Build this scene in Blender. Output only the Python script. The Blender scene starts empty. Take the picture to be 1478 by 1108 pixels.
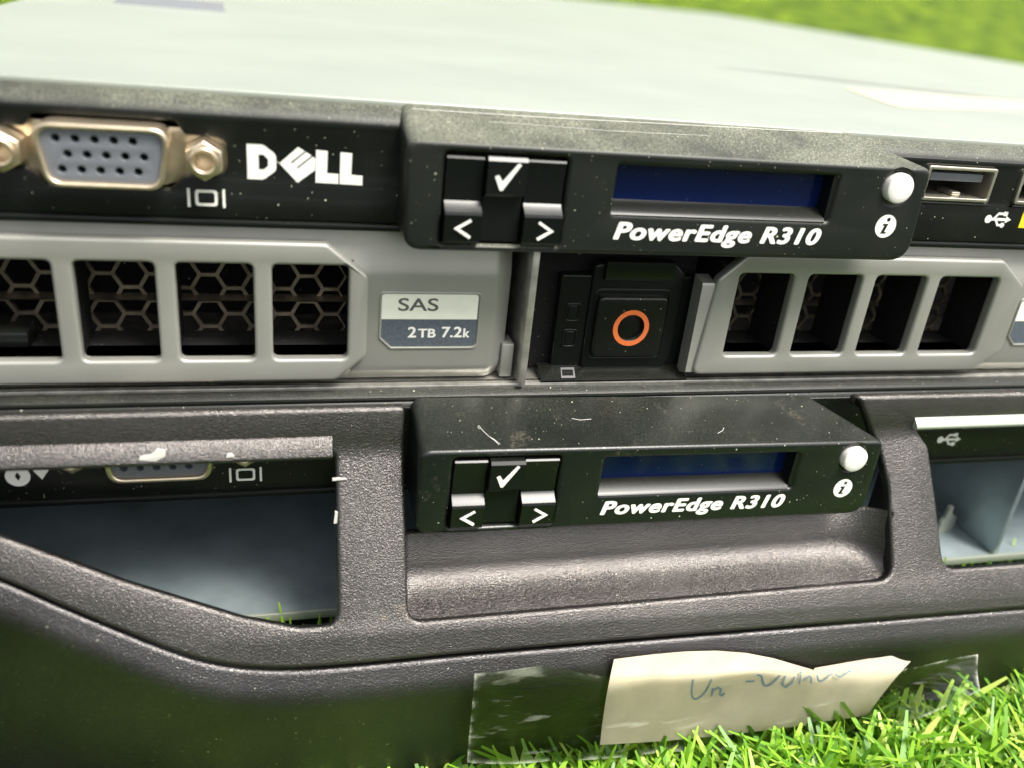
import bpy, bmesh, math, random
from mathutils import Vector, Matrix
R = math.radians
S = 0.001                       # everything below is written in millimetres
sc = bpy.context.scene
col = sc.collection

# ------------------------------------------------------------------ camera
CP = Vector((-0.75, -129.72, 107.81))
yaw, pit, rol = 0.29164, 0.44225, 0.11105
fwd = Vector((math.sin(yaw)*math.cos(pit), math.cos(yaw)*math.cos(pit), -math.sin(pit)))
rgt = Vector((math.cos(yaw), -math.sin(yaw), 0)); up = rgt.cross(fwd)
r2 = rgt*math.cos(rol) + up*math.sin(rol); u2 = up*math.cos(rol) - rgt*math.sin(rol)
cd = bpy.data.cameras.new('camera'); cam = bpy.data.objects.new('camera', cd); col.objects.link(cam)
M4 = Matrix((r2, u2, -fwd)).transposed().to_4x4(); M4.translation = CP*S
cam.matrix_world = M4
cd.sensor_width = 36; cd.lens = 36*1261.1/1478; cd.clip_start = 0.005; cd.clip_end = 60
cd.dof.use_dof = True; cd.dof.focus_distance = 0.150; cd.dof.aperture_fstop = 13
sc.camera = cam

# ------------------------------------------------------------------ light
SUN_EL, SUN_AZ = 60, 142        # degrees; azimuth clockwise from +Y (behind the camera, to the right)
w = bpy.data.worlds.new('World'); sc.world = w; w.use_nodes = True
nt = w.node_tree; bg = nt.nodes['Background']
sky = nt.nodes.new('ShaderNodeTexSky'); sky.sky_type = 'NISHITA'; sky.sun_disc = False
sky.sun_elevation = R(SUN_EL); sky.sun_rotation = R(SUN_AZ); sky.air_density = 1.0; sky.dust_density = 5.0; sky.ozone_density = 0.6
hs = nt.nodes.new('ShaderNodeHueSaturation'); hs.inputs['Saturation'].default_value = 0.22      # thin cloud: pale sky
nt.links.new(sky.outputs[0], hs.inputs['Color']); nt.links.new(hs.outputs[0], bg.inputs[0]); bg.inputs[1].default_value = 0.108
sd = bpy.data.lights.new('sun', 'SUN'); sd.energy = 2.1; sd.angle = R(18); sd.color = (1, 0.95, 0.87)
sun = bpy.data.objects.new('sun', sd); col.objects.link(sun)
sdir = Vector((math.sin(R(SUN_AZ))*math.cos(R(SUN_EL)), math.cos(R(SUN_AZ))*math.cos(R(SUN_EL)), math.sin(R(SUN_EL))))
sun.rotation_euler = sdir.to_track_quat('Z', 'Y').to_euler()
sc.view_settings.view_transform = 'Standard'; sc.view_settings.look = 'None'
sc.view_settings.exposure = 1.35; sc.view_settings.gamma = 1.0

# ------------------------------------------------------------------ materials
def mat(name, base, rough=0.5, metal=0.0, bump=None, dust=None, var=None, spec=0.5, coat=0, wear=None, film_k=0.14):
    """bump=(scale/mm, strength, distance mm); dust=(amount, colour); var=(scale/mm, amount)"""
    m = bpy.data.materials.new(name); m.use_nodes = True
    n = m.node_tree.nodes; l = m.node_tree.links; b = n['Principled BSDF']
    b.inputs['Base Color'].default_value = (*base, 1); b.inputs['Roughness'].default_value = rough
    b.inputs['Metallic'].default_value = metal; b.inputs['Specular IOR Level'].default_value = spec
    b.inputs['Coat Weight'].default_value = coat
    tc = n.new('ShaderNodeTexCoord'); P = tc.outputs['Object']
    def noise(scale, detail=3, rough_=0.55):
        t = n.new('ShaderNodeTexNoise'); t.inputs['Scale'].default_value = scale/S
        t.inputs['Detail'].default_value = detail; t.inputs['Roughness'].default_value = rough_
        l.new(P, t.inputs['Vector']); return t.outputs['Fac']
    def math_(op, a, b_=None, clamp=False):
        q = n.new('ShaderNodeMath'); q.operation = op; q.use_clamp = clamp
        for i, v in enumerate((a, b_)):
            if v is None: continue
            if isinstance(v, (int, float)): q.inputs[i].default_value = v
            else: l.new(v, q.inputs[i])
        return q.outputs[0]
    def ramp(v, lo, hi):
        q = n.new('ShaderNodeMapRange'); q.inputs['From Min'].default_value = lo; q.inputs['From Max'].default_value = hi
        l.new(v, q.inputs['Value']); return q.outputs[0]
    def mix(f, a, b_):
        q = n.new('ShaderNodeMix'); q.data_type = 'RGBA'
        l.new(f, q.inputs['Factor'])
        for i, v in ((6, a), (7, b_)):
            if isinstance(v, tuple): q.inputs[i].default_value = (*v, 1)
            else: l.new(v, q.inputs[i])
        return q.outputs[2]
    c = base
    if var:
        f = ramp(noise(var[0], 4), 0.3, 0.7)
        k = var[1]; c = mix(f, tuple(v*(1-k) for v in base), tuple(min(1, v*(1+k)) for v in base))
    if dust:
        amt, dc = dust
        mask = None
        for scale, rad in ((0.75, 0.17*amt), (1.7, 0.22*amt)):
            v = n.new('ShaderNodeTexVoronoi'); v.inputs['Scale'].default_value = scale/S; l.new(P, v.inputs['Vector'])
            sep = n.new('ShaderNodeSeparateColor'); l.new(v.outputs['Color'], sep.inputs[0])
            r_ = math_('MULTIPLY', math_('POWER', sep.outputs[0], 3.5), rad)
            d = math_('MULTIPLY', math_('SUBTRACT', r_, v.outputs['Distance']), 30.0, True)
            d = math_('MULTIPLY', d, sep.outputs[1])
            mask = d if mask is None else math_('MAXIMUM', mask, d)
        # settled dust on faces that look up
        g = n.new('ShaderNodeNewGeometry'); sx = n.new('ShaderNodeSeparateXYZ'); l.new(g.outputs['Normal'], sx.inputs[0])
        upf = ramp(sx.outputs['Z'], 0.35, 1.0)
        film = math_('MULTIPLY', math_('MULTIPLY', upf, math_('ADD', math_('MULTIPLY', ramp(noise(3.2, 2, 0.6), 0.42, 0.68), 0.75), 0.25)), film_k*amt)
        film = math_('MULTIPLY', film, ramp(noise(0.06, 3), 0.2, 0.7))
        film = math_('ADD', film, math_('MULTIPLY', ramp(noise(0.07, 4), 0.5, 0.8), 0.015*amt))
        c = mix(film, c, dc)
        c = mix(math_('MULTIPLY', mask, 0.85), c, tuple(min(1, x*1.5) for x in dc))
        l.new(math_('ADD', math_('MULTIPLY', film, 0.6), rough, True), b.inputs['Roughness'])
    if wear:
        f = ramp(noise(wear[0], 6, 0.7), wear[1], wear[1]+0.05)
        if len(wear) > 3: f = math_('MULTIPLY', math_('MULTIPLY', f, ramp(noise(2.5, 3, 0.7), 0.40, 0.68)), wear[3])
        c = mix(f, c, wear[2])
    if not isinstance(c, tuple): l.new(c, b.inputs['Base Color'])
    if bump:
        bn = n.new('ShaderNodeBump'); bn.inputs['Strength'].default_value = bump[1]; bn.inputs['Distance'].default_value = bump[2]*S
        l.new(noise(bump[0], 2), bn.inputs['Height']); l.new(bn.outputs[0], b.inputs['Normal'])
    return m

DUST = (0.36, 0.37, 0.27)  # dust, its colour tinted olive for the greenery reflected in the film
BLACK = mat('black_plastic', (0.004, 0.005, 0.004), 0.32, bump=(5.0, 0.4, 0.05), dust=(0.9, DUST), spec=0.4, film_k=0.16)
DUSTY = mat('black_plastic_dusty', (0.006, 0.008, 0.006), 0.42, bump=(5.0, 0.3, 0.04), dust=(0.9, DUST), spec=0.4, film_k=0.95)
GRIMY = mat('black_plastic_grimy', (0.006, 0.008, 0.007), 0.30, bump=(5.0, 0.4, 0.05), dust=(0.85, DUST), spec=0.45, film_k=0.12, wear=(0.09, 0.62, (0.26, 0.22, 0.17), 0.28))
BLACK2 = mat('black_plastic_smooth', (0.004, 0.005, 0.0045), 0.30, bump=(4.0, 0.15, 0.03), dust=(0.4, DUST), spec=0.35)
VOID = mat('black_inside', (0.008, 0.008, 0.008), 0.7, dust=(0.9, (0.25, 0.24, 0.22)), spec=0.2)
BEZEL = mat('bezel_paint', (0.108, 0.101, 0.096), 0.25, bump=(4.2, 1.0, 0.15), dust=(0.5, (0.5, 0.46, 0.4)), spec=0.5, metal=0.93, var=(0.05, 0.12), wear=(0.07, 0.63, (0.34, 0.27, 0.20), 0.5))
SILVER = mat('silver_plastic', (0.325, 0.325, 0.29), 0.36, metal=0.45, bump=(7.0, 0.2, 0.03), var=(0.04, 0.12), dust=(0.4, (0.3, 0.28, 0.23)))
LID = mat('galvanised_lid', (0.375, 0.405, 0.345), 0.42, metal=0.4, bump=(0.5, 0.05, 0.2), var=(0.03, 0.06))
STEEL = mat('bay_steel', (0.34, 0.41, 0.43), 0.38, metal=0.6, bump=(1.5, 0.2, 0.12), var=(0.06, 0.3), dust=(0.6, (0.4, 0.42, 0.4)))
EDGE = mat('bare_steel_edge', (0.55, 0.53, 0.48), 0.38, metal=0.8, bump=(1.5, 0.3, 0.1), var=(0.3, 0.3))
GOLD = mat('chromate_metal', (0.72, 0.60, 0.43), 0.28, metal=0.9, bump=(1.5, 0.12, 0.08), var=(0.25, 0.18))
NICKEL = mat('port_shell_metal', (0.66, 0.62, 0.52), 0.3, metal=0.9, var=(0.3, 0.15))
INSERT = mat('grey_connector_plastic', (0.12, 0.13, 0.145), 0.5, bump=(4, 0.1, 0.03))
MESH = mat('grille_steel', (0.27, 0.225, 0.165), 0.45, metal=0.7, var=(0.4, 0.4))
PRINT = mat('white_print', (0.72, 0.72, 0.66), 0.6, bump=(5, 0.3, 0.04), wear=(1.5, 0.72, (0.2, 0.2, 0.19)))
INKBLK = mat('black_print', (0.02, 0.02, 0.02), 0.6)
WHITEB = mat('white_button_plastic', (0.70, 0.68, 0.64), 0.4, var=(0.3, 0.06))
LCD = mat('blue_display', (0.002, 0.008, 0.052), 0.10, spec=0.5, dust=(0.6, DUST))
ORANGE = mat('orange_print', (0.75, 0.17, 0.04), 0.5)
CREAM = mat('cream_label', (0.74, 0.76, 0.64), 0.5, var=(0.3, 0.04))
SLATE = mat('slate_label', (0.075, 0.092, 0.108), 0.5, var=(2, 0.25))
GREYINK = mat('grey_print', (0.10, 0.095, 0.09), 0.6)
YELLOW = mat('yellow_label', (0.80, 0.62, 0.02), 0.5)
PAPER = mat('manila_paper', (0.76, 0.67, 0.53), 0.75, bump=(1.2, 0.15, 0.1), var=(0.15, 0.10))
INK = mat('blue_ink', (0.24, 0.35, 0.48), 0.6)
FLAKE = mat('white_flake', (0.55, 0.54, 0.50), 0.6)
BEIGE = mat('beige_sticker', (0.44, 0.42, 0.31), 0.6)

# ------------------------------------------------------------------ helpers
def link(name, me, m, parent=None, ang=35):
    if m is not None:
        me.materials.clear(); me.materials.append(m)
    for p in me.polygons: p.use_smooth = True; p.material_index = 0
    try: me.set_sharp_from_angle(angle=R(ang))
    except Exception: pass
    o = bpy.data.objects.new(name, me); col.objects.link(o)
    if parent: o.parent = parent
    return o
def thing(name, label, cat, loc=(0, 0, 0), group=None):
    o = bpy.data.objects.new(name, None); col.objects.link(o); o.empty_display_size = 0.01
    o.location = Vector(loc)*S; o['label'] = label; o['category'] = cat
    if group: o['group'] = group
    return o
def rnd(pts, r, n=4):
    """round the corners of a closed polygon; r is a number or one per point"""
    out = []; N = len(pts)
    for i in range(N):
        rr = r[i] if isinstance(r, (list, tuple)) else r
        p = Vector(pts[i]); a = Vector(pts[i-1])-p; b = Vector(pts[(i+1) % N])-p
        if rr <= 0 or a.length < 1e-6 or b.length < 1e-6: out.append(tuple(p)); continue
        ca = max(-0.999, min(0.999, a.normalized().dot(b.normalized()))); half = math.acos(ca)/2
        t = min(rr/math.tan(half), a.length*0.48, b.length*0.48)
        p0 = p+a.normalized()*t; p1 = p+b.normalized()*t
        for k in range(n+1):
            u = k/n; out.append(tuple(p0*(1-u)**2+p*2*u*(1-u)+p1*u*u))
    return out
def rect(x0, x1, z0, z1, r=0, n=4):
    p = [(x0, z0), (x1, z0), (x1, z1), (x0, z1)]
    return rnd(p, r, n) if r else p
def circ(x, z, r, n=24, rz=None):
    return [(x+r*math.cos(2*math.pi*k/n), z+(rz or r)*math.sin(2*math.pi*k/n)) for k in range(n)]
def plate_mesh(loops, th, bev=0.0, res=2):
    cu = bpy.data.curves.new('tmp', 'CURVE'); cu.dimensions = '2D'; cu.fill_mode = 'BOTH'
    cu.extrude = max(0.0, th/2-bev); cu.bevel_depth = bev; cu.offset = -bev; cu.bevel_resolution = res
    for lp in loops:
        sp = cu.splines.new('POLY'); sp.points.add(len(lp)-1)
        for p, c in zip(sp.points, lp): p.co = (c[0], c[1], 0, 1)
        sp.use_cyclic_u = True
    o = bpy.data.objects.new('tmp', cu); me = bpy.data.meshes.new_from_object(o)
    bpy.data.objects.remove(o); bpy.data.curves.remove(cu)
    bm = bmesh.new(); bm.from_mesh(me); bmesh.ops.remove_doubles(bm, verts=bm.verts, dist=1e-4)
    bm.to_mesh(me); bm.free()
    return me
def plate(name, loops, y, th, bev, m, parent=None, res=2, ang=35):
    """flat piece standing in the XZ plane, front face at y, thickness going back"""
    me = plate_mesh(loops, th, bev, res)
    for v in me.vertices:
        a, b, c = v.co; v.co = (a*S, (y+th/2-c)*S, b*S)
    me.update(); return link(name, me, m, parent, ang)
def mesh(name, verts, faces, m, parent=None, ang=35):
    me = bpy.data.meshes.new(name); me.from_pydata([(x*S, y*S, z*S) for x, y, z in verts], [], faces)
    bm = bmesh.new(); bm.from_mesh(me); bmesh.ops.recalc_face_normals(bm, faces=bm.faces); bm.to_mesh(me); bm.free()
    me.update(); return link(name, me, m, parent, ang)
def box(name, x0, x1, y0, y1, z0, z1, m, parent=None, bev=0.0, seg=2):
    bm = bmesh.new(); bmesh.ops.create_cube(bm, size=1)
    for v in bm.verts:
        v.co = Vector(((x0+x1)/2+v.co.x*(x1-x0), (y0+y1)/2+v.co.y*(y1-y0), (z0+z1)/2+v.co.z*(z1-z0)))
    if bev: bmesh.ops.bevel(bm, geom=bm.edges[:], offset=bev, segments=seg, profile=0.5, affect='EDGES')
    for v in bm.verts: v.co *= S
    me = bpy.data.meshes.new(name); bm.to_mesh(me); bm.free()
    return link(name, me, m, parent)
def sweep(name, prof, x0, x1, m, parent=None, closed=True, ang=35):
    """profile [(y,z)...] swept along X, capped"""
    n = len(prof); v = [(x0, y, z) for y, z in prof]+[(x1, y, z) for y, z in prof]
    f = [(i, (i+1) % n, n+(i+1) % n, n+i) for i in range(n if closed else n-1)]
    if closed: f += [tuple(range(n)), tuple(range(n, 2*n))]
    return mesh(name, v, f, m, parent, ang)
def loft(name, loops, m, parent=None, caps=True, ang=35):
    n = len(loops[0]); v = [p for lp in loops for p in lp]; f = []
    for k in range(len(loops)-1):
        for i in range(n):
            j = (i+1) % n; f.append((k*n+i, k*n+j, (k+1)*n+j, (k+1)*n+i))
    if caps: f += [tuple(range(n)), tuple(range((len(loops)-1)*n, len(loops)*n))]
    return mesh(name, v, f, m, parent, ang)
def stroke_loop(pts, wd):
    """outline of a polyline of width wd"""
    L = []; Rr = []; P = [Vector(p) for p in pts]
    for i, p in enumerate(P):
        d = (P[min(i+1, len(P)-1)]-P[max(i-1, 0)]).normalized(); nn = Vector((-d.y, d.x))*wd/2
        k = 1.0
        if 0 < i < len(P)-1:
            d1 = (P[i]-P[i-1]).normalized(); k = 1/max(0.5, abs(d1.dot(d)))
        L.append(tuple(p+nn*k)); Rr.append(tuple(p-nn*k))
    return L+Rr[::-1]
def text_loops_mesh(body, x0, x1, zb, zc, offset=0.0, shear=0.0, space=1.0, capsrc='H'):
    """flat text mesh fitted: x0..x1 wide, baseline zb, cap height top zc; returns verts (x,z), faces"""
    def mk(bd):
        cu = bpy.data.curves.new('t', 'FONT'); cu.body = bd; cu.offset = offset; cu.shear = shear; cu.space_character = space
        o = bpy.data.objects.new('t', cu); me = bpy.data.meshes.new_from_object(o)
        bpy.data.objects.remove(o); bpy.data.curves.remove(cu); return me
    me = mk(body); ref = mk(capsrc)
    lo = min(v.co.y for v in ref.vertices); hi = max(v.co.y for v in ref.vertices)
    xa = min(v.co.x for v in me.vertices); xb = max(v.co.x for v in me.vertices)
    for v in me.vertices:
        v.co = ((x0+(v.co.x-xa)/(xb-xa)*(x1-x0)), zb+(v.co.y-lo)/(hi-lo)*(zc-zb), 0)
    return me
def text(name, body, x0, x1, zb, zc, y, m, parent, **k):
    bold = k.pop('bold', 0.0)
    me = text_loops_mesh(body, x0+bold, x1-bold, zb+bold*0.6, zc-bold*0.6, **k)
    if bold:
        bm = bmesh.new(); base = me
        for i in range(8):
            n0 = len(bm.verts); bm.from_mesh(base); bm.verts.ensure_lookup_table()
            for v in bm.verts[n0:]: v.co += Vector((bold*math.cos(i*math.pi/4), bold*0.6*math.sin(i*math.pi/4), i*0.003))
        me = bpy.data.meshes.new(name); bm.to_mesh(me); bm.free()
    for v in me.vertices: v.co = (v.co.x*S, (y-v.co.z)*S, v.co.y*S)
    me.update(); return link(name, me, m, parent)
def shift(o, dx=0, dy=0, dz=0):
    for v in o.data.vertices: v.co += Vector((dx, dy, dz))*S

# ------------------------------------------------------------------ setting: ground of artificial turf
GZ = -24
def turf_material(nm, dk, br, sc_):
    m = bpy.data.materials.new(nm); m.use_nodes = True; n = m.node_tree.nodes; l = m.node_tree.links; b = n['Principled BSDF']
    tc = n.new('ShaderNodeTexCoord'); t = n.new('ShaderNodeTexNoise'); t.inputs['Scale'].default_value = sc_; t.inputs['Detail'].default_value = 8; t.inputs['Roughness'].default_value = 0.7
    l.new(tc.outputs['Object'], t.inputs['Vector']); r = n.new('ShaderNodeValToRGB'); l.new(t.outputs['Fac'], r.inputs['Fac'])
    e = r.color_ramp.elements; e[0].position = 0.36; e[0].color = (*dk, 1); e[1].position = 0.64; e[1].color = (*br, 1)
    l.new(r.outputs[0], b.inputs['Base Color']); b.inputs['Roughness'].default_value = 0.85; b.inputs['Specular IOR Level'].default_value = 0.2
    bn = n.new('ShaderNodeBump'); bn.inputs['Distance'].default_value = 0.03; bn.inputs['Strength'].default_value = 1.0; l.new(t.outputs['Fac'], bn.inputs['Height']); l.new(bn.outputs[0], b.inputs['Normal'])
    return m
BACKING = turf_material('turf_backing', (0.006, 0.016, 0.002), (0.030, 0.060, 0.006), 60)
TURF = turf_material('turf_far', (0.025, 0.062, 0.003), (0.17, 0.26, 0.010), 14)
XS = [-9000, -3000, -1000, -300, 0, 300, 1000, 3000, 9000]; nx = len(XS)
def terrain(name, YS, m):
    v = [(x, y, GZ+dz) for y, dz in YS for x in XS]
    f = [(j*nx+i, j*nx+i+1, (j+1)*nx+i+1, (j+1)*nx+i) for j in range(len(YS)-1) for i in range(nx-1)]
    o = mesh(name, v, f, m); o['kind'] = 'structure'; return o
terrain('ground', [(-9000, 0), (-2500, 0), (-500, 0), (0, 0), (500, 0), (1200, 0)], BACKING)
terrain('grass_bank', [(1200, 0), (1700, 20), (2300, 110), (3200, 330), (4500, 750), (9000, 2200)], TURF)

# ------------------------------------------------------------------ server: shared front panel pieces
def dsub(cx, cz, w_top, w_bot, h, r):
    return rnd([(cx-w_bot/2, cz-h/2), (cx+w_bot/2, cz-h/2), (cx+w_top/2, cz+h/2), (cx-w_top/2, cz+h/2)], r, 5)
X0, X1 = -60, 385
def front_panel(srv, tr):
    """black strip with video port, logo, USB ports (upper-server coordinates moved by tr)"""
    P = []
    vx, vz = -22.4, 79.9
    # cut-out: D shape with a lobe for each nut
    cut = rnd([(-39.2, 77.2), (-32.6, 77.2), (-30.3, 74.9), (-14.8, 74.9), (-12.6, 77.0), (-6.9, 77.0), (-6.9, 82.5), (-12.4, 82.6), (-13.6, 84.4), (-31.2, 84.4), (-32.4, 82.6), (-39.2, 82.6)], [2, .6, .6, .6, .6, 2.2, 2.2, .6, .8, .8, .6, 2], 4)
    u1 = rect(108.2, 123.0, 78.3, 84.5, 0.5); u2 = rect(128.2, 143.0, 78.3, 84.5, 0.5)
    fp = plate('front_panel', [rect(X0, 200, 71.0, 85.6), cut, u1, u2], 0, 2.0, 0.25, BLACK, srv); P.append(fp)
    te = sweep('panel_top_edge', [(4.2, 88.35), (1.9, 87.2), (0.9, 86.5), (0.35, 85.9), (0.1, 85.2), (0.6, 84.9), (2.0, 84.9), (4.2, 85.5)], X0, 200, DUSTY if tr[2] == 0 else BLACK, srv, ang=60); P.append(te)
    lip = box('panel_lip', X0, 200, -0.6, 2.5, 69.9, 70.9, BLACK2, srv, 0.25); P.append(lip)
    bk = box('panel_backing', X0, 200, 10, 11, 70, 85, VOID, srv); P.append(bk)
    # video port
    vp = plate('video_port', [rnd([(-39, 76.0), (-31, 76.0), (-29.5, 75.2), (-15.5, 75.2), (-13, 76.0), (-6.4, 76.0), (-6.4, 83.3), (-39, 83.3)], 1.5)], 1.6, 0.8, 0.1, GOLD, srv); P.append(vp)
    sh = dsub(vx, vz, 17.2, 14.6, 8.3, 2.3)
    inn = dsub(vx, vz, 15.6, 13.1, 6.9, 1.7)
    P.append(plate('shell', [sh, inn], -4.2, 6.0, 0.35, GOLD, vp, 3))
    holes = []
    for row, (xs, zz) in enumerate(((-28.0, 82.0), (-26.75, 80.0), (-27.6, 78.0))):
        for k in range(5): holes.append(circ(xs+2.33*k, zz, 0.55, 12))
    P.append(plate('insert', [dsub(vx, vz, 15.7, 13.2, 7.0, 1.7)]+holes, -3.5, 3.0, 0.12, INSERT, vp))
    P.append(plate('insert_back', [dsub(vx, vz, 15.5, 13.0, 6.8, 1.6)], 0.2, 0.5, 0, VOID, vp))
    for nxp in (-34.9, -9.9):
        hx = [(nxp+2.75*math.cos(R(60*k+30)), 79.75+2.75*math.sin(R(60*k+30))) for k in range(6)]
        nut = plate('hex_nut', [hx, circ(nxp, 79.75, 1.25, 20)], -2.9, 4.0, 0.35, GOLD, vp, 2); P.append(nut)
        P.append(plate('nut_collar', [circ(nxp, 79.75, 1.95, 24), circ(nxp, 79.75, 1.3, 20)], -3.5, 1.0, 0.3, GOLD, vp, 2))
        P.append(plate('nut_bore', [circ(nxp, 79.75, 1.3, 16)], 0.0, 0.4, 0, GOLD, vp))
    # monitor icon
    mx, mz = -10.0, 73.95
    loops = [rect(mx-2.55, mx-2.2, mz-1.35, mz+1.3), rect(mx+2.2, mx+2.55, mz-1.35, mz+1.3), rect(mx-1.5, mx+1.5, mz-1.15, mz+1.15, 0.5), rect(mx-1.12, mx+1.12, mz-0.78, mz+0.78, 0.35)]
    P.append(plate('monitor_icon', loops, -0.05, 0.06, 0, PRINT, srv))
    # power icon of a circle with a slot, and a triangle
    px, pz = -43.2, 75.3
    P.append(plate('power_icon', [circ(px, pz, 1.75, 24), rnd([(px, pz-0.85), (px+0.42, pz), (px, pz+0.85), (px-0.42, pz)], 0.15)], -0.05, 0.06, 0, PRINT, srv))
    P.append(plate('triangle_icon', [[(px+2.2, pz+0.95), (px+4.4, pz+0.95), (px+3.3, pz-0.7)]], -0.05, 0.06, 0, PRINT, srv))
    # maker's logo: D, tilted E, L, L
    k = 1/27.0; ox, oz = -4.3, 79.35
    def Q(pts): return [(ox+(x-915)*k, oz-(y-270)*k) for x, y in pts]
    D = rnd(Q([(915, 203), (975, 203), (1022, 238), (1022, 298), (975, 335), (915, 335)]), [0, 1.0, .9, .9, 1.0, 0])
    Dh = rnd(Q([(957, 240), (976, 240), (992, 256), (992, 282), (976, 297), (957, 297)]), [0, .3, .3, .3, .3, 0])
    E1 = Q([(1034, 270), (1104, 205), (1129, 219), (1076, 264), (1081, 268), (1134, 222), (1155, 235), (1098, 283), (1103, 287), (1160, 238), (1170, 246), (1168, 290), (1102, 342)])
    L1 = Q([(1172, 212), (1216, 214), (1214, 300), (1258, 301), (1258, 340), (1170, 338)])
    L2 = Q([(1265, 216), (1310, 218), (1308, 302), (1352, 304), (1352, 342), (1263, 340)])
    P.append(plate('logo_lettering', [D, Dh, E1, L1, L2], -0.06, 0.08, 0, PRINT, srv))
    # USB ports
    for ux in (115.6, 135.6):
        up_ = plate('usb_port', [rect(ux-7.2, ux+7.2, 78.4, 84.4, 0.5), rect(ux-6.6, ux+6.6, 79.0, 83.8, 0.3)], -0.5, 9.0, 0.12, NICKEL, srv); P.append(up_)
        P.append(box('tongue', ux-5.6, ux+5.4, 0.6, 9.0, 81.7, 83.1, INSERT, up_, 0.15))
        P.append(box('spring', ux+0.2, ux+2.0, 0.9, 5.0, 79.1, 79.8, NICKEL, up_, 0.2))
        P.append(box('port_back', ux-6.6, ux+6.6, 8.4, 9.2, 79.0, 83.8, VOID, up_))
        P.append(box('rim', ux-7.4, ux+7.4, -0.7, 0.3, 77.75, 78.2, BLACK2, up_, 0.15))
    # USB trident
    tx, tz = 126.6, 75.4
    lp = [stroke_loop([(tx-2.0, tz), (tx+2.0, tz)], 0.5), circ(tx-2.1, tz, 0.75, 14), [(tx+1.7, tz+0.65), (tx+2.9, tz), (tx+1.7, tz-0.65)]]
    P.append(plate('usb_icon', [lp[1]], -0.05, 0.06, 0, PRINT, srv)); P.append(plate('usb_icon', [lp[0]], -0.052, 0.06, 0, PRINT, srv)); P.append(plate('usb_icon', [lp[2]], -0.054, 0.06, 0, PRINT, srv))
    P.append(plate('usb_icon', [stroke_loop([(tx-1.0, tz), (tx-0.2, tz+1.05), (tx+1.1, tz+1.05)], 0.42)], -0.056, 0.06, 0, PRINT, srv))
    P.append(plate('usb_icon', [stroke_loop([(tx-0.5, tz), (tx+0.3, tz-1.05), (tx+1.2, tz-1.05)], 0.42)], -0.058, 0.06, 0, PRINT, srv))
    P.append(plate('usb_icon', [rect(tx+0.9, tx+1.8, tz+0.65, tz+1.45)], -0.06, 0.06, 0, PRINT, srv)); P.append(plate('usb_icon', [circ(tx+1.3, tz-1.05, 0.48, 12)], -0.062, 0.06, 0, PRINT, srv))
    if tr[2] == 0: P.append(plate('yellow_sticker', [rect(131.7, 140, 74.0, 77.6)], -0.06, 0.08, 0, YELLOW, srv))
    for o in P: shift(o, *tr)

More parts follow.
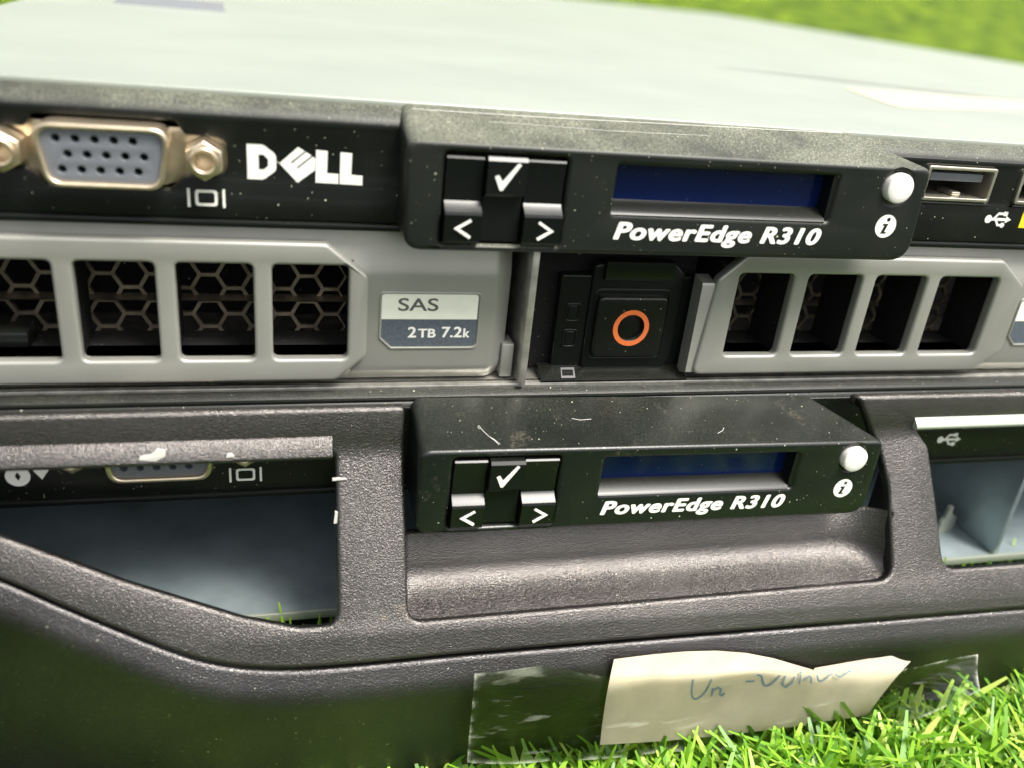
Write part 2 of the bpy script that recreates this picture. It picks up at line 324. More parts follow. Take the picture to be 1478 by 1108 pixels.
def display_module(srv, tr, roll=0.0):
    BLACK = GRIMY if roll else DUSTY
    P = []
    fr = rnd([(17.2, 69.4), (103.3, 69.5), (102.8, 85.3), (17.0, 85.3)], [2.8, 3.6, 1.8, 1.9], 6)
    win = rect(48.5, 85.9, 75.9, 83.2, 0.5); bt = rect(22.5, 40.7, 70.5, 83.8, 0.9); ib = circ(97.1, 81.9, 2.6, 28)
    def backp(p, y, k):
        x, z = p; t = (x-60)/43.0
        if x > 60: x = x-9.0*t*k
        z = z+3.15*k*max(0, (z-69.4)/15.9)
        return (x, y, z)
    sm = rnd([(17.5, 69.8), (102.8, 69.9), (102.4, 85.0), (17.4, 85.0)], [2.4, 3.2, 0.9, 0.9], 6)
    hull = loft('display_module', [[(x, -7.0, z) for x, z in sm], [backp(p, 0, 0.65) for p in fr], [backp(p, 4.0, 1.0) for p in fr]], BLACK, srv, caps=False, ang=50); P.append(hull)
    # shallow crown of the casing: front rim to the body
    P.append(loft('casing_rim', [[(x, -7.1, z) for x, z in fr], [backp(p, -3.5, 0.32) for p in fr], [backp(p, 0.3, 0.67) for p in fr], [backp(p, 3.9, 1.0) for p in fr]], BLACK, hull, caps=False, ang=50))
    P.append(plate('faceplate', [fr, win, bt, ib], -8.0, 1.8, 0.75, BLACK, hull, 4))
    # display window
    P.append(plate('display', [rect(47.5, 87, 75, 84)], -5.0, 0.4, 0, LCD, hull))
    P.append(sweep('display_sill', [(-4.95, 77.5), (-7.6, 76.35), (-8.05, 75.85), (-7.2, 75.0), (-4.9, 75.2)], 48.3, 85.2, BLACK2, hull))
    P.append(box('window_side', 85.2, 86.4, -7.6, -5.0, 75.2, 83.8, BLACK2, hull)); P.append(box('window_side', 47.6, 48.3, -7.6, -5.0, 75.2, 83.8, BLACK2, hull)); P.append(box('window_top', 47.6, 86.4, -7.6, -5.0, 83.3, 84.0, BLACK2, hull))
    # buttons
    P.append(plate('button_well', [rect(22, 41.2, 70, 84.2)], -5.8, 0.4, 0, VOID, hull))
    side = [(-6.0, 83.3), (-7.7, 83.25), (-7.95, 83.0), (-7.55, 80.2), (-7.5, 76.9), (-7.8, 76.5), (-9.0, 75.6), (-9.15, 75.2), (-8.85, 71.3), (-8.6, 70.9), (-6.0, 70.8)]
    P.append(sweep('button', side, 22.8, 28.2, BLACK2, hull, ang=20))
    P.append(sweep('button', side, 34.6, 40.4, BLACK2, hull, ang=20))
    chk = [(-6.0, 83.6), (-8.7, 83.6), (-9.1, 83.1), (-9.0, 78.4), (-8.7, 78.0), (-6.0, 77.9)]
    P.append(sweep('button', chk, 28.5, 34.3, BLACK2, hull, ang=20))
    P.append(sweep('button_base', [(-6.0, 77.7), (-7.3, 77.6), (-7.4, 71.0), (-6.0, 70.7)], 28.5, 34.3, BLACK2, hull))
    # glyphs
    ck = [(29.6, 80.9), (30.15, 81.15), (30.75, 80.25), (32.9, 82.95), (33.35, 82.7), (30.85, 78.95), (30.45, 78.95)]
    P.append(plate('check_mark', [ck], -9.12, 0.06, 0, PRINT, hull))
    def chev(cx, sgn):
        return stroke_loop([(cx-sgn*1.05, 73.2+1.3), (cx+sgn*1.0, 73.2), (cx-sgn*1.05, 73.2-1.3)], 0.42)
    for cx, sg in ((25.6, -1), (37.9, 1)): P.append(plate('arrow_mark', [chev(cx, sg)], -9.2, 0.22, 0, PRINT, hull))
    P.append(text('model_lettering', 'PowerEdge R310', 49.2, 85.2, 71.95, 74.75, -8.06, PRINT, hull, bold=0.23, shear=0.2, space=1.1))
    # info button and icon
    dome = [[(97.1+r_*math.cos(2*math.pi*k/28), y, 81.9+r_*math.sin(2*math.pi*k/28)) for k in range(28)] for r_, y in ((2.45, -6.5), (2.45, -8.6), (2.38, -8.8), (2.2, -8.92), (1.4, -9.0), (0.6, -9.02))]
    P.append(loft('info_button', dome, WHITEB, hull, ang=60))
    ix, iz = 96.9, 75.5
    P.append(plate('info_icon', [circ(ix, iz, 1.95, 28), circ(ix+0.25, iz+1.12, 0.36, 12), [(ix-0.55, iz+0.42), (ix+0.42, iz+0.42), (ix+0.02, iz-0.95), (ix+0.42, iz-0.95), (ix+0.3, iz-1.3), (ix-0.75, iz-1.3), (ix-0.3, iz+0.05), (ix-0.65, iz+0.05)]], -8.06, 0.06, 0, PRINT, hull))
    def hair(nm, pts, r_, m_):
        cu = bpy.data.curves.new('t', 'CURVE'); cu.dimensions = '3D'; cu.bevel_depth = r_; cu.bevel_resolution = 1
        spl = cu.splines.new('POLY'); spl.points.add(len(pts)-1)
        for p_, c_ in zip(spl.points, pts): p_.co = (*c_, 1)
        o_ = bpy.data.objects.new('t', cu); me_ = bpy.data.meshes.new_from_object(o_); bpy.data.objects.remove(o_); bpy.data.curves.remove(cu)
        for v_ in me_.vertices: v_.co *= S
        P.append(link(nm, me_, m_, hull, 80))
    def tz(y_): return 85.3+3.15*(y_+7.35)/11.25
    if roll:
        for pts in ([(27.5, -2.6), (27.9, -3.6), (28.6, -4.8), (29.6, -6.0), (30.0, -6.8)], [(27.4, -2.5), (27.2, -3.0), (27.6, -3.3)], [(30.2, -6.6), (29.4, -5.6), (28.8, -5.0)], [(44, -1.2), (45.5, -1.6), (47.5, -1.4)], [(70, -5.2), (71.2, -4.6), (71.8, -3.9)]):
            hair('lint_fibre', [(x_, y_, tz(y_)+0.08) for x_, y_ in pts], 0.05, FLAKE)
    else:
        hair('scratch_ridge', [(19, 1.6, tz(1.6)), (40, 1.7, tz(1.7)), (62, 2.3, tz(2.3)), (80, 2.7, tz(2.7)), (92, 3.2, tz(3.2))], 0.06, FLAKE)
        hair('scratch_ridge', [(30, -0.9, tz(-0.9)), (48, -1.4, tz(-1.4)), (66, -1.0, tz(-1.0))], 0.035, FLAKE)
    if roll:
        Mr = Matrix.Translation((60*S, 0, 77*S)) @ Matrix.Rotation(roll, 4, 'Y') @ Matrix.Diagonal((0.977, 1, 0.985, 1)) @ Matrix.Translation((-60*S, 0, -77*S))
        for o in P: o.data.transform(Mr)
    for o in P: shift(o, *tr)
    return hull

# ------------------------------------------------------------------ upper server
up_s = thing('rack_server', 'upper black rack server with pale metal lid, video port and drive carriers', 'server', (0, 0, 0), 'two stacked rack servers')
lidv = [(X0, 3.2, 88.55), (X1, 3.2, 88.55), (X1, 650, 88.55), (X0, 650, 88.55)]
# lid: sheet with a raised louvre at the left, a painted slot shadow at the right
me = plate_mesh([[(X0, 3.2), (X1, 3.2), (X1, 650), (X0, 650)], ], 0.9, 0.2)
for v_ in me.vertices: v_.co = Vector((v_.co.x, v_.co.y, 88.1+v_.co.z))*S
lid = link('lid', me, LID, up_s)
mesh('louvre', [(-41, 142, 88.5), (-13, 146, 88.5), (-13.5, 147, 90.9), (-40.5, 143, 90.9), (-40, 158, 88.5), (-14, 162, 88.5)], [(3, 2, 5, 4), (0, 3, 4), (1, 5, 2)], LID, lid)
mesh('louvre_mouth_shade', [(-41, 141.9, 88.5), (-13, 145.9, 88.5), (-13.5, 146.9, 90.9), (-40.5, 142.9, 90.9)], [(0, 1, 2, 3)], INSERT, lid)  # dark face painted for the shade inside the louvre
mesh('slot_shadow', [(117, 106, 88.62), (200, 78.5, 88.62), (214, 81, 88.62), (150, 103, 88.62)], [(0, 1, 2, 3)], SILVER, lid)  # flat strip coloured as the shadow of a slot; no opening here
box('lid_underlay', X0+1, X1-1, 5, 640, 85.8, 86.2, VOID, lid)
me = plate_mesh([rnd([(140, 76), (131, 42), (190, 58), (240, 75), (190, 82)], 3)], 0.1)
for v_ in me.vertices: v_.co = Vector((v_.co.x, v_.co.y, 88.62+v_.co.z))*S
link('sticker', me, BEIGE, lid)
box('side_wall', X0, X0+1, 4, 645, 43.3, 87.4, STEEL, up_s); box('side_wall', X1-1, X1, 4, 645, 43.3, 87.4, STEEL, up_s)
box('rear_wall', X0, X1, 645.2, 646.2, 43.3, 87.4, STEEL, up_s)
box('chassis_base', X0, X1, 0.3, 640, 43.0, 43.6, EDGE, up_s, 0.15)
box('bay_back', X0+1.5, 200, 32, 33, 43.8, 70, VOID, up_s)
box('bay_divider', 39.1, 40.4, -0.8, 30, 43.8, 69.8, EDGE, up_s, 0.3)
front_panel(up_s, (0, 0, 0))
display_module(up_s, (0, 0, 0))

# ------------------------------------------------------------------ drive carriers in the upper server
def vents(car, outline, ops, x_in0, x_in1):
    loops = [outline]+[rect(a, b, 49.0, 64.5, 1.0, 5) for a, b in ops]
    fr = plate('vent_frame', loops, -1.0, 2.2, 0.55, SILVER, car, 3)
    # dark fins behind each bar, dusty floor and roof of the vents
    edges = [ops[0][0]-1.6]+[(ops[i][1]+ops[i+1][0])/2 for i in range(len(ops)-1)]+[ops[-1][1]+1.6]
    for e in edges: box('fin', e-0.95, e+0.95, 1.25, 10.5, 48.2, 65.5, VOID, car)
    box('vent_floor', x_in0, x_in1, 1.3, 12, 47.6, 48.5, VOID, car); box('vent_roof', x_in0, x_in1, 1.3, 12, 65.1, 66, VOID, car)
    sweep('tray_edge', [(10.8, 54.2), (10.2, 54.6), (12.5, 54.9), (12.5, 54.2)], x_in0, x_in1, MESH, car)
    return fr
def hexgrid(car, x0, x1, z0, z1, y):
    rad, wall = 2.6, 0.3; V = []; F = []; dx = rad*1.5; dz = rad*math.sqrt(3); c = 0; x = x0
    while x < x1:
        z = z0+(dz/2 if c % 2 else 0)
        while z < z1:
            b = len(V)
            for yy, rr in ((y, rad*1.005), (y, rad-wall*1.1), (y+0.8, rad-wall*1.1)):
                for k in range(6): V.append((x+rr*math.cos(R(60*k)), yy, z+rr*math.sin(R(60*k))))
            for k in range(6):
                j = (k+1) % 6; F.append((b+k, b+j, b+6+j, b+6+k)); F.append((b+6+k, b+6+j, b+12+j, b+12+k))
            z += dz
        x += dx; c += 1
    return mesh('hex_grille', V, F, MESH, car)
def sas_label(car, x0, ystep):
    a = rnd([(x0, 55.3), (x0+15.6, 55.3), (x0+15.6, 59.6), (x0, 59.6)], [0, 0, .6, .6])
    b = rnd([(x0+0.1, 52.2), (x0+1.8, 50.55), (x0+15.7, 50.55), (x0+15.7, 55.25), (x0+0.1, 55.25)], [.2, .2, .9, 0, 0])
    rim = rnd([(x0-0.35, 52.0), (x0+1.6, 50.1), (x0+16.1, 50.1), (x0+16.1, 60.0), (x0-0.35, 60.0)], [.3, .3, .9, .8, .8])
    hol = rnd([(x0-0.05, 52.15), (x0+1.75, 50.45), (x0+15.8, 50.45), (x0+15.8, 59.7), (x0-0.05, 59.7)], [.2, .2, .9, .6, .6])
    plate('label_rim', [rim, hol], ystep-0.25, 0.5, 0.1, SILVER, car)
    plate('label_top', [a], ystep-0.02, 0.1, 0, CREAM, car); plate('label_bottom', [b], ystep-0.03, 0.1, 0, SLATE, car)
    text('label_lettering', 'SAS', x0+2.6, x0+9.1, 56.75, 58.9, ystep-0.05, GREYINK, car, bold=0.06, capsrc='A')
    text('capacity_lettering', '2', x0+4.35, x0+5.75, 52.1, 54.0, ystep-0.06, PRINT, car, bold=0.09, capsrc='2')
    text('capacity_lettering', 'TB', x0+6.0, x0+8.95, 52.1, 53.65, ystep-0.06, PRINT, car, bold=0.08, capsrc='T')
    text('capacity_lettering', '7.2', x0+9.9, x0+13.3, 52.1, 54.0, ystep-0.06, PRINT, car, bold=0.09, capsrc='7')
    text('capacity_lettering', 'k', x0+13.5, x0+14.6, 52.1, 53.75, ystep-0.06, PRINT, car, bold=0.08, capsrc='k')

def handle_body(car, x0, x1, side):
    """silver handle: sloped top ledge, front face one step back, sloped end towards the latch"""
    y = 0.5
    prof = [(3.0, 70.0), (2.2, 69.95), (1.7, 69.4), (y+0.35, 64.3), (y+0.1, 63.4), (y, 62.4), (y, 47.2), (y+0.2, 46.2), (2.2, 44.2), (6.0, 44.0), (6.0, 70.0)]
    if side == 0: return sweep('handle', prof, x0, x1, SILVER, car, ang=25)
    k = 3.2*side
    xe = x1 if side > 0 else x0
    vs = []; n = len(prof)
    if side > 0:
        xs = [(x0, 0), (x1-3.4, 0), (x1-2.6, 0.25), (x1, 2.6)]
    else:
        xs = [(x0, 2.6), (x0+2.6, 0.25), (x0+3.4, 0), (x1, 0)]
    lo = [[(x, max(py, min(6.0, py+dy)), pz) for py, pz in prof] for x, dy in xs]
    return loft('handle', lo, SILVER, car, ang=25)

def ledge(car, x0, x1):
    sweep('top_ledge', [(3.0, 70.0), (2.2, 69.95), (1.7, 69.4), (0.9, 64.9), (3.0, 64.9)], x0, x1, SILVER, car, ang=25)
    sweep('bottom_ledge', [(0.9, 48.5), (0.9, 46.4), (2.2, 44.2), (6.0, 44.0), (6.0, 48.5)], x0, x1, SILVER, car, ang=25)
c1 = thing('drive_carrier', 'silver drive carrier with SAS 2TB label, left of the orange ring button', 'drive carrier', (0, 0, 0), 'drive carriers in the upper server')
vents(c1, rnd([(-62, 45.2), (8.4, 45.2), (13.2, 49.4), (13.2, 62.9), (6.8, 67.9), (-62, 67.9)], [0, 1.5, 1.5, 1.5, 1.5, 0]),
      [(-56, -44.9), (-42.2, -31.2), (-28.4, -17.6), (-14.8, -3.9), (-1.2, 10.2)], -58, 12)
handle_body(c1, 11.0, 36.9, 1); ledge(c1, -62, 11.0)
# notch foot at the lower right
box('handle_foot', 36.2, 38.4, 1.6, 6, 44.2, 50.4, SILVER, c1, 0.3)
sas_label(c1, 15.5, 0.5)
hexgrid(c1, -58, 12, 47, 65, 12.0)
box('inner_latch', -52, -36.6, 4, 9, 49.0, 51.5, BLACK2, c1, 0.4)

c2 = thing('drive_carrier', 'silver drive carrier right of and including the orange ring release button', 'drive carrier', (0, 0, 0), 'drive carriers in the upper server')
vents(c2, rnd([(71.2, 45.3), (132.0, 45.3), (137.2, 49.4), (137.2, 62.9), (130.6, 67.9), (77.3, 67.9), (72.6, 63.4)], [1.5, 1.5, 1.5, 1.5, 1.5, 1.5, 1.5]),
      [(76.6, 87.3), (90.2, 101.1), (104.0, 114.9), (117.8, 131.0)], 75, 134)
handle_body(c2, 131.8, 160, 0); ledge(c2, 77.0, 131.8)
sweep('frame_cheek', [(1.0, 62.6), (-0.2, 62.4), (-0.4, 61.8), (-0.4, 45.6), (3, 44.2), (3, 63)], 70.1, 72.6, SILVER, c2)
sas_label(c2, 139.3, 0.5)
hexgrid(c2, 75, 134, 47, 65, 12.0)
# latch with release button
bk = plate('latch_back', [rect(40.6, 71.6, 44, 70)], 6.0, 1.0, 0, VOID, c2)
plate('latch_plate', [rnd([(46.0, 45.2), (71.0, 45.2), (71.0, 62.2), (46.0, 62.2)], .4)], 3.6, 2, 0.3, BLACK2, c2)
plate('latch_column', [rnd([(51.3, 45.0), (67.2, 45.0), (68.4, 47), (68.4, 62.8), (66.5, 64.6), (51.9, 64.6), (51.3, 64)], 0.8)], 2.8, 2.0, 0.5, BLACK2, c2)
sweep('latch_flap', [(1.7, 65.2), (1.6, 62.6), (2.0, 61.9), (3.4, 61.6), (4, 65.2)], 53.0, 65.6, BLACK2, c2)
b = plate('release_button', [rect(52.5, 65.5, 47.8, 59.0, 1.1), circ(59.1, 53.3, 2.35, 28)], 1.6, 2.4, 0.55, BLACK, c2, 3)
plate('button_surround', [rect(51.8, 66.3, 46.9, 60.2, 1.5), rect(52.2, 65.8, 47.3, 59.5, 1.2)], 2.6, 1.0, 0.15, BLACK2, c2)
plate('button_dish', [circ(59.1, 53.3, 2.4, 24)], 2.3, 0.5, 0.1, BLACK2, b)
plate('ring_mark', [circ(59.1, 53.3, 3.35, 40), circ(59.1, 53.3, 2.5, 36)], 1.53, 0.1, 0, ORANGE, b)
for zc in (55.4, 50.6):
    plate('status_light', [rect(47.4, 50.0, zc-1.75, zc+1.75, 0.5), rect(47.75, 49.65, zc-1.35, zc+1.4, 0.4)], 3.35, 0.5, 0.12, BLACK, c2, 2)
    plate('status_light_lens', [rect(47.85, 49.55, zc-1.25, zc+1.3, 0.4)], 3.45, 0.5, 0.1, BLACK2, c2)
sweep('latch_shelf', [(3.4, 45.4), (0.2, 44.0), (0.2, 43.75), (5, 43.75), (5, 45.4)], 43.5, 71.0, BLACK2, c2)
gm = mat('faint_print', (0.16, 0.16, 0.16), 0.6)
def shelf_pt(x, t): return (x, 0.2+3.2*t-0.05, 44.0+1.4*t+0.08)
ic = [shelf_pt(47.2+a, t) for a, t in ((0, .15), (2.6, .15), (2.9, .85), (.4, .85))]
ic2 = [shelf_pt(47.5+a, t) for a, t in ((0, .3), (2.05, .3), (2.25, .7), (.25, .7))]
mesh('disk_icon', ic+ic2, [(0, 1, 5, 4), (1, 2, 6, 5), (2, 3, 7, 6), (3, 0, 4, 7)], gm, c2)
plate('pulse_icon', [stroke_loop([(46.4, 66.0), (48.3, 66.0), (48.8, 66.9), (49.4, 65.0), (49.9, 66.2), (50.6, 66.0), (52.0, 66.0)], 0.2)], 5.9, 0.1, 0, gm, c2)

# ------------------------------------------------------------------ lower server
lo_s = thing('rack_server', 'lower black rack server with empty drive bays behind the dark bezel', 'server', (0, 0, -2), 'two stacked rack servers')
def lob(o): o.location.z = 2*S; return o
LY = -2.5; LZ = -44.6
parts = []
for nm, a in (('chassis_top', (X0, X1, -1.8, 640, 41.2, 42.2, BLACK2)), ('chassis_base', (X0+4, X1, LY, 640, -1.3, 0.0, STEEL)), ('side_wall', (X0+4, X0+5, LY+1, 640, 0.1, 41.3, STEEL)), ('side_wall', (X1-1, X1, LY+1, 640, 0.1, 41.3, STEEL)),
              ('bay_back', (X0+5.2, X1-1.2, 180, 181, 0.1, 41.3, STEEL)), ('bay_divider', (42.5, 43.6, LY+1, 179, 0.1, 26.5, STEEL)), ('bay_divider', (154.0, 155.2, LY, 179, 0.1, 26.5, STEEL)), ('panel_tray', (X0+5.5, X1-1.4, 2.0, 90, 25.9, 26.6, STEEL))):
    lob(box(nm, *a, lo_s, 0.2))
# rolled front edge of the base and the bent tab on the bay floor
lob(box('base_lip', X0+4, X1, LY-0.8, LY-0.02, -1.2, 0.55, LID, lo_s, 0.25))
tabp = [(145.8, 0), (151.8, 0), (151.8, 3.0), (150.4, 4.2), (149.2, 4.6), (148.4, 7.2), (147.2, 7.2), (146.8, 4.4), (145.8, 3.6)]
lob(loft('floor_tab', [[(x, 6.0+(x-146)*0.35, z+0.05) for x, z in tabp], [(x-0.1, 6.8+(x-146)*0.35, z+0.05) for x, z in tabp]], LID, lo_s))
nb = len(lo_s.children)
front_panel(lo_s, (4.1, LY, LZ))
dm = display_module(lo_s, (2.2, -7.0, -46.0), roll=R(0.9))
for o in list(lo_s.children)[nb:]: pass
for o in lo_s.children:
    if o.location.z == 0: o.location.z = 2*S

# ------------------------------------------------------------------ bezel in front of the lower server
bez = thing('front_bezel', 'dark grey textured bezel frame leaning against the lower server', 'bezel', (0, -22, GZ))
BO = Vector((0, -22, GZ))*S
def bz(o): 
    for v_ in o.data.vertices: v_.co -= BO
    return o
DS = 0.1; ss = [-8+DS*i for i in range(680)]
def th_(s):
    if s < -1.0: t = 88
    elif s < 0.2: t = 88-84*(s+1.0)/1.2
    elif s < 5: t = 4
    elif s < 8.5: t = 4+23*(s-5)/3.5
    else: t = 27
    return R(t)
prof = []; y = z = 0.0
for s in ss:
    prof.append((y, z)); y -= math.sin(th_(s))*DS; z -= math.cos(th_(s))*DS
k0 = min(range(len(ss)), key=lambda i: abs(ss[i]-0.2)); oy, oz = -8.6-prof[k0][0], 43.4-prof[k0][1]
prof = [(a+oy, b_+oz) for a, b_ in prof]
def bp_(s):
    t = (s+8)/DS; i = max(0, min(len(prof)-2, int(t))); u = t-i
    return (prof[i][0]*(1-u)+prof[i+1][0]*u, prof[i][1]*(1-u)+prof[i+1][1]*u)
GRV = [(-66, 9.4), (-39.3, 23.2), (-30.4, 28.2), (-16.3, 35.6), (-9.5, 38.2), (-1.4, 39.7), (8, 40.2), (31, 40.3), (139.6, 42.0), (215, 43.0)]
def smooth_path(p, n=6):
    out = []
    for i in range(len(p)-1):
        p0 = p[max(i-1, 0)]; p1 = p[i]; p2 = p[i+1]; p3 = p[min(i+2, len(p)-1)]
        for k in range(n):
            u = k/n; m1 = (p2[1]-p0[1])/(p2[0]-p0[0])*(p2[0]-p1[0]); m2 = (p3[1]-p1[1])/(p3[0]-p1[0])*(p2[0]-p1[0])
            h = (2*u**3-3*u*u+1)*p1[1]+(u**3-2*u*u+u)*m1+(-2*u**3+3*u*u)*p2[1]+(u**3-u*u)*m2
            out.append((p1[0]+(p2[0]-p1[0])*u, h))
    out.append(p[-1]); return out
GP = smooth_path(GRV)
notch = rnd([(18.6, -2.2), (19.0, 34.4), (110.0, 34.3), (109.6, 17), (107.6, 9.2), (101.4, -0.5), (101.0, -2.2)], [0, 2.6, 3.2, 8, 3, 2, 0], 6)
outer = [(-66, -2.2)]+notch+[(215, -2.2)]+[(x, s) for x, s in GP[::-1]]
hl = rnd([(-60, 6.9), (7.9, 6.9), (7.9, 33.9), (1.8, 33.7), (-6.4, 31.4), (-22.9, 24.7), (-39.2, 17.0), (-58, 8.2)], [0, 1.2, 2.4, 4, 6, 0, 0, 1], 6)
hr = rnd([(115.2, 5.6), (118.6, 9.6), (120.0, 19.8), (121.4, 33.2), (140, 33.4), (207, 33.6), (207, 5.6)], [1.0, 3, 0, 3.4, 0, 1, 1], 6)
TH = 2.4
me = plate_mesh([[(x, -s) for x, s in lp] for lp in (outer, hl, hr)], TH, 0.75, 3)
bm = bmesh.new(); bm.from_mesh(me)
for s in [-1.0, -0.7, -0.4, -0.1, 0.2, 5, 5.6, 6.2, 6.9, 7.6, 8.5]:
    geom = bm.verts[:]+bm.edges[:]+bm.faces[:]
    bmesh.ops.bisect_plane(bm, geom=geom, plane_co=(0, -s, 0), plane_no=(0, 1, 0), dist=1e-5)
for v_ in bm.verts:
    x, t, c = v_.co; s = -t; yy, zz = bp_(s); th = th_(s)
    n_ = (-math.cos(th), math.sin(th)); d = c-TH/2
    v_.co = Vector((x, yy+n_[0]*d, zz+n_[1]*d))*S
bmesh.ops.triangulate(bm, faces=bm.faces[:]); bm.to_mesh(me); bm.free()
bz(link('face_frame', me, BEZEL, bez, 28))
# lips above the openings
LIPG = mat('lip_grey', (0.17, 0.165, 0.155), 0.35, metal=0.5, bump=(4.0, 0.6, 0.08), dust=(0.5, DUST))
def lip(x0, x1, s0, s1, out, m=LIPG):
    a = bp_(s0); b_ = bp_(s1); pr = [(a[0]-0.05, a[1]), (a[0]-0.35, a[1]-0.3), (b_[0]-out, b_[1]+0.5), (b_[0]-out-0.05, b_[1]+0.15), (b_[0]-out+0.3, b_[1]-0.25), (b_[0]+1, b_[1]-0.2), (a[0]+1, a[1])]
    return bz(sweep('opening_lip', pr, x0, x1, m, bez, ang=50))
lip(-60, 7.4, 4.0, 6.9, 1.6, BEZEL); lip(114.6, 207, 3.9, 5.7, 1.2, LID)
# skirt below the groove
loops = []
for x, s in GP:
    yy, zz = bp_(s); th = R(27); n_ = (-math.cos(th), math.sin(th)); d_ = (-math.sin(th), -math.cos(th))
    def off(a, b_): return (yy+n_[0]*a+d_[0]*b_, zz+n_[1]*a+d_[1]*b_)
    P = [off(-2.0, 0.25), off(-0.5, 0.3), off(-0.15, 0.42), off(0.02, 0.8)]
    cy, cz = off(0.02, 0.8); L = 0.8
    step = 0.4; t = 27.0
    while L < 7.6:
        if L > 2.9: t = max(-4.0, t-31*step/4.4)
        cy -= math.sin(R(t))*step; cz -= math.cos(R(t))*step; L += step; P.append((cy, cz))
    P.append((cy+0.25, cz-6)); P.append((cy+1.2, GZ+1.5)); P.append((cy+3.2, GZ+1.5)); P.append((cy+2.6, cz-3)); P.append(off(-3.4, 2.5))
    loops.append([(x, a, b_) for a, b_ in P])
SKIRT = mat('bezel_paint_shaded', (0.085, 0.081, 0.081), 0.24, bump=(4.2, 1.0, 0.13), dust=(1.0, (0.36, 0.35, 0.28)), metal=0.93, var=(0.05, 0.2), film_k=0.05)  # bezel paint with shade on the skirt put into its colour; extra dust specks
bz(loft('skirt', loops, SKIRT, bez, ang=50))
# scoop behind the display notch
sp = [(-8.6, 21.0), (-9.5, 21.1), (-9.9, 20.8), (-11.4, 15.2), (-11.9, 14.0), (-12.9, 13.0), (-14.5, 12.3), (-17, 11.8), (-20.3, 11.1), (-20.3, 9.6), (-15.5, 9.9), (-12, 10.6), (-9.8, 13), (-8.9, 17)]
lps = []
for x in [17.6, 18.0, 18.6, 19.4, 20.4, 40, 70, 95, 101, 103, 104.5, 106, 107.4, 108.6, 109.5, 110.2]:
    t = max(0.0, (x-101)/9.8) if x > 60 else max(0.0, (20.4-x)/2.9)
    pu = 1-math.sqrt(max(0.0, 1-t*t)); hi = 4.0*pu if x > 60 else 0
    lps.append([(x, y_+(-20.6-y_)*pu*0.9, z_+(hi if z_ > 16 else hi*0.15 if z_ > 12.5 else 0)) for y_, z_ in sp])
bz(loft('scoop', lps, BEZEL, bez, ang=60))
pr = [(-9.0, 31), (-9.2, 10), (-20.6, 10), (-19.5, 14.5), (-13.0, 28), (-11.5, 32)]
bz(sweep('scoop_end', pr, 110.3, 112.0, BEZEL, bez)); bz(sweep('scoop_end', pr, 16.4, 17.5, BEZEL, bez))
# torn white bits on the left opening
for pts in ([(-20.6, 37.6), (-18.2, 37.3), (-16.8, 38.0), (-16.6, 39.2), (-17.9, 39.4), (-18.7, 38.5), (-20.2, 38.2)], [(-8.4, 37.4), (-7.0, 37.6), (-7.4, 38.2), (-8.1, 38.2)]):
    bz(plate('white_flake', [rnd(pts, 0.2)], -10.75, 0.25, 0.05, FLAKE, bez))
for pts in ([(7.5, 26.9), (8.0, 27.0), (8.1, 28.9), (7.7, 29.2)], [(7.4, 33.0), (9.6, 33.2), (8.4, 33.45), (7.4, 33.4)]):
    yb = -11.4 if pts[0][1] > 30 else -14.2
    bz(plate('white_flake', [pts], yb, 0.3, 0, FLAKE, bez))

# ------------------------------------------------------------------ paper note and clear tape on the skirt
def sheet(name, top, bot, nx_, nz_, fy, m, parent=None, th=0.12):
    """top/bot: edge polylines [(x,z)] ; fy(x,u) gives y (u: 0 top .. 1 bottom)"""
    def along(pl, t):
        t *= len(pl)-1; i = min(int(t), len(pl)-2); u = t-i
        return Vector(pl[i])*(1-u)+Vector(pl[i+1])*u
    V = []; F = []
    for side in ((0, 1) if th else (0,)):
        for i in range(nx_+1):
            a = along(top, i/nx_); b_ = along(bot, i/nx_)
            for j in range(nz_+1):
                p = a*(1-j/nz_)+b_*(j/nz_); V.append((p.x, fy(p.x, j/nz_)+side*th, p.y))
    o_ = (nx_+1)*(nz_+1)
    for i in range(nx_):
        for j in range(nz_):
            q = [i*(nz_+1)+j, (i+1)*(nz_+1)+j, (i+1)*(nz_+1)+j+1, i*(nz_+1)+j+1]
            F.append(tuple(q))
            if th: F.append(tuple(o_+k for k in q[::-1]))
    o = mesh(name, V, F, m, parent, ang=60)
    if sum(p.normal.y for p in o.data.polygons) > 0 and not th: o.data.flip_normals()
    at = o.data.attributes.new('rim', 'FLOAT', 'POINT')
    for k_ in range(len(at.data)):
        i, j = divmod(k_ % o_, nz_+1)
        at.data[k_].value = 0.6 if (i in (0, nx_) or j in (0, nz_)) else (0.08 if (i in (1, nx_-1) or j in (1, nz_-1)) else 0.0)
    return o
def fpaper(x, u): return -27.3-0.4*math.sin((x-53)/64*math.pi)*(1-u)-0.2*math.sin(x*0.11)*u-2.2*u*u
note = sheet('paper_note', [(53.1, 5.4), (60, 5.7), (66, 5.7), (72, 5.2), (78, 4.0), (84, 2.0), (90, -0.6), (94, -2.3)], [(52.5, -12.0), (58, -12.4), (64, -12.8), (70, -13.1), (76, -13.4), (82, -13.6), (88, -13.8), (94, -14.0)], 42, 10, fpaper, PAPER)
note['label'] = 'manila paper note with blue handwriting taped to the bezel skirt'; note['category'] = 'paper note'
note2 = sheet('paper_note', [(93.6, -1.9), (100, -1.5), (106, -1.2), (112, -1.1), (116.3, -1.4)], [(93.6, -13.9), (98, -14.1), (101, -14.1), (104, -14.1), (107.6, -13.9)], 20, 8, lambda x, u: fpaper(x, u)+0.35, PAPER)
note2['label'] = 'small torn paper piece beside the handwritten note, under the tape'; note2['category'] = 'paper scrap'
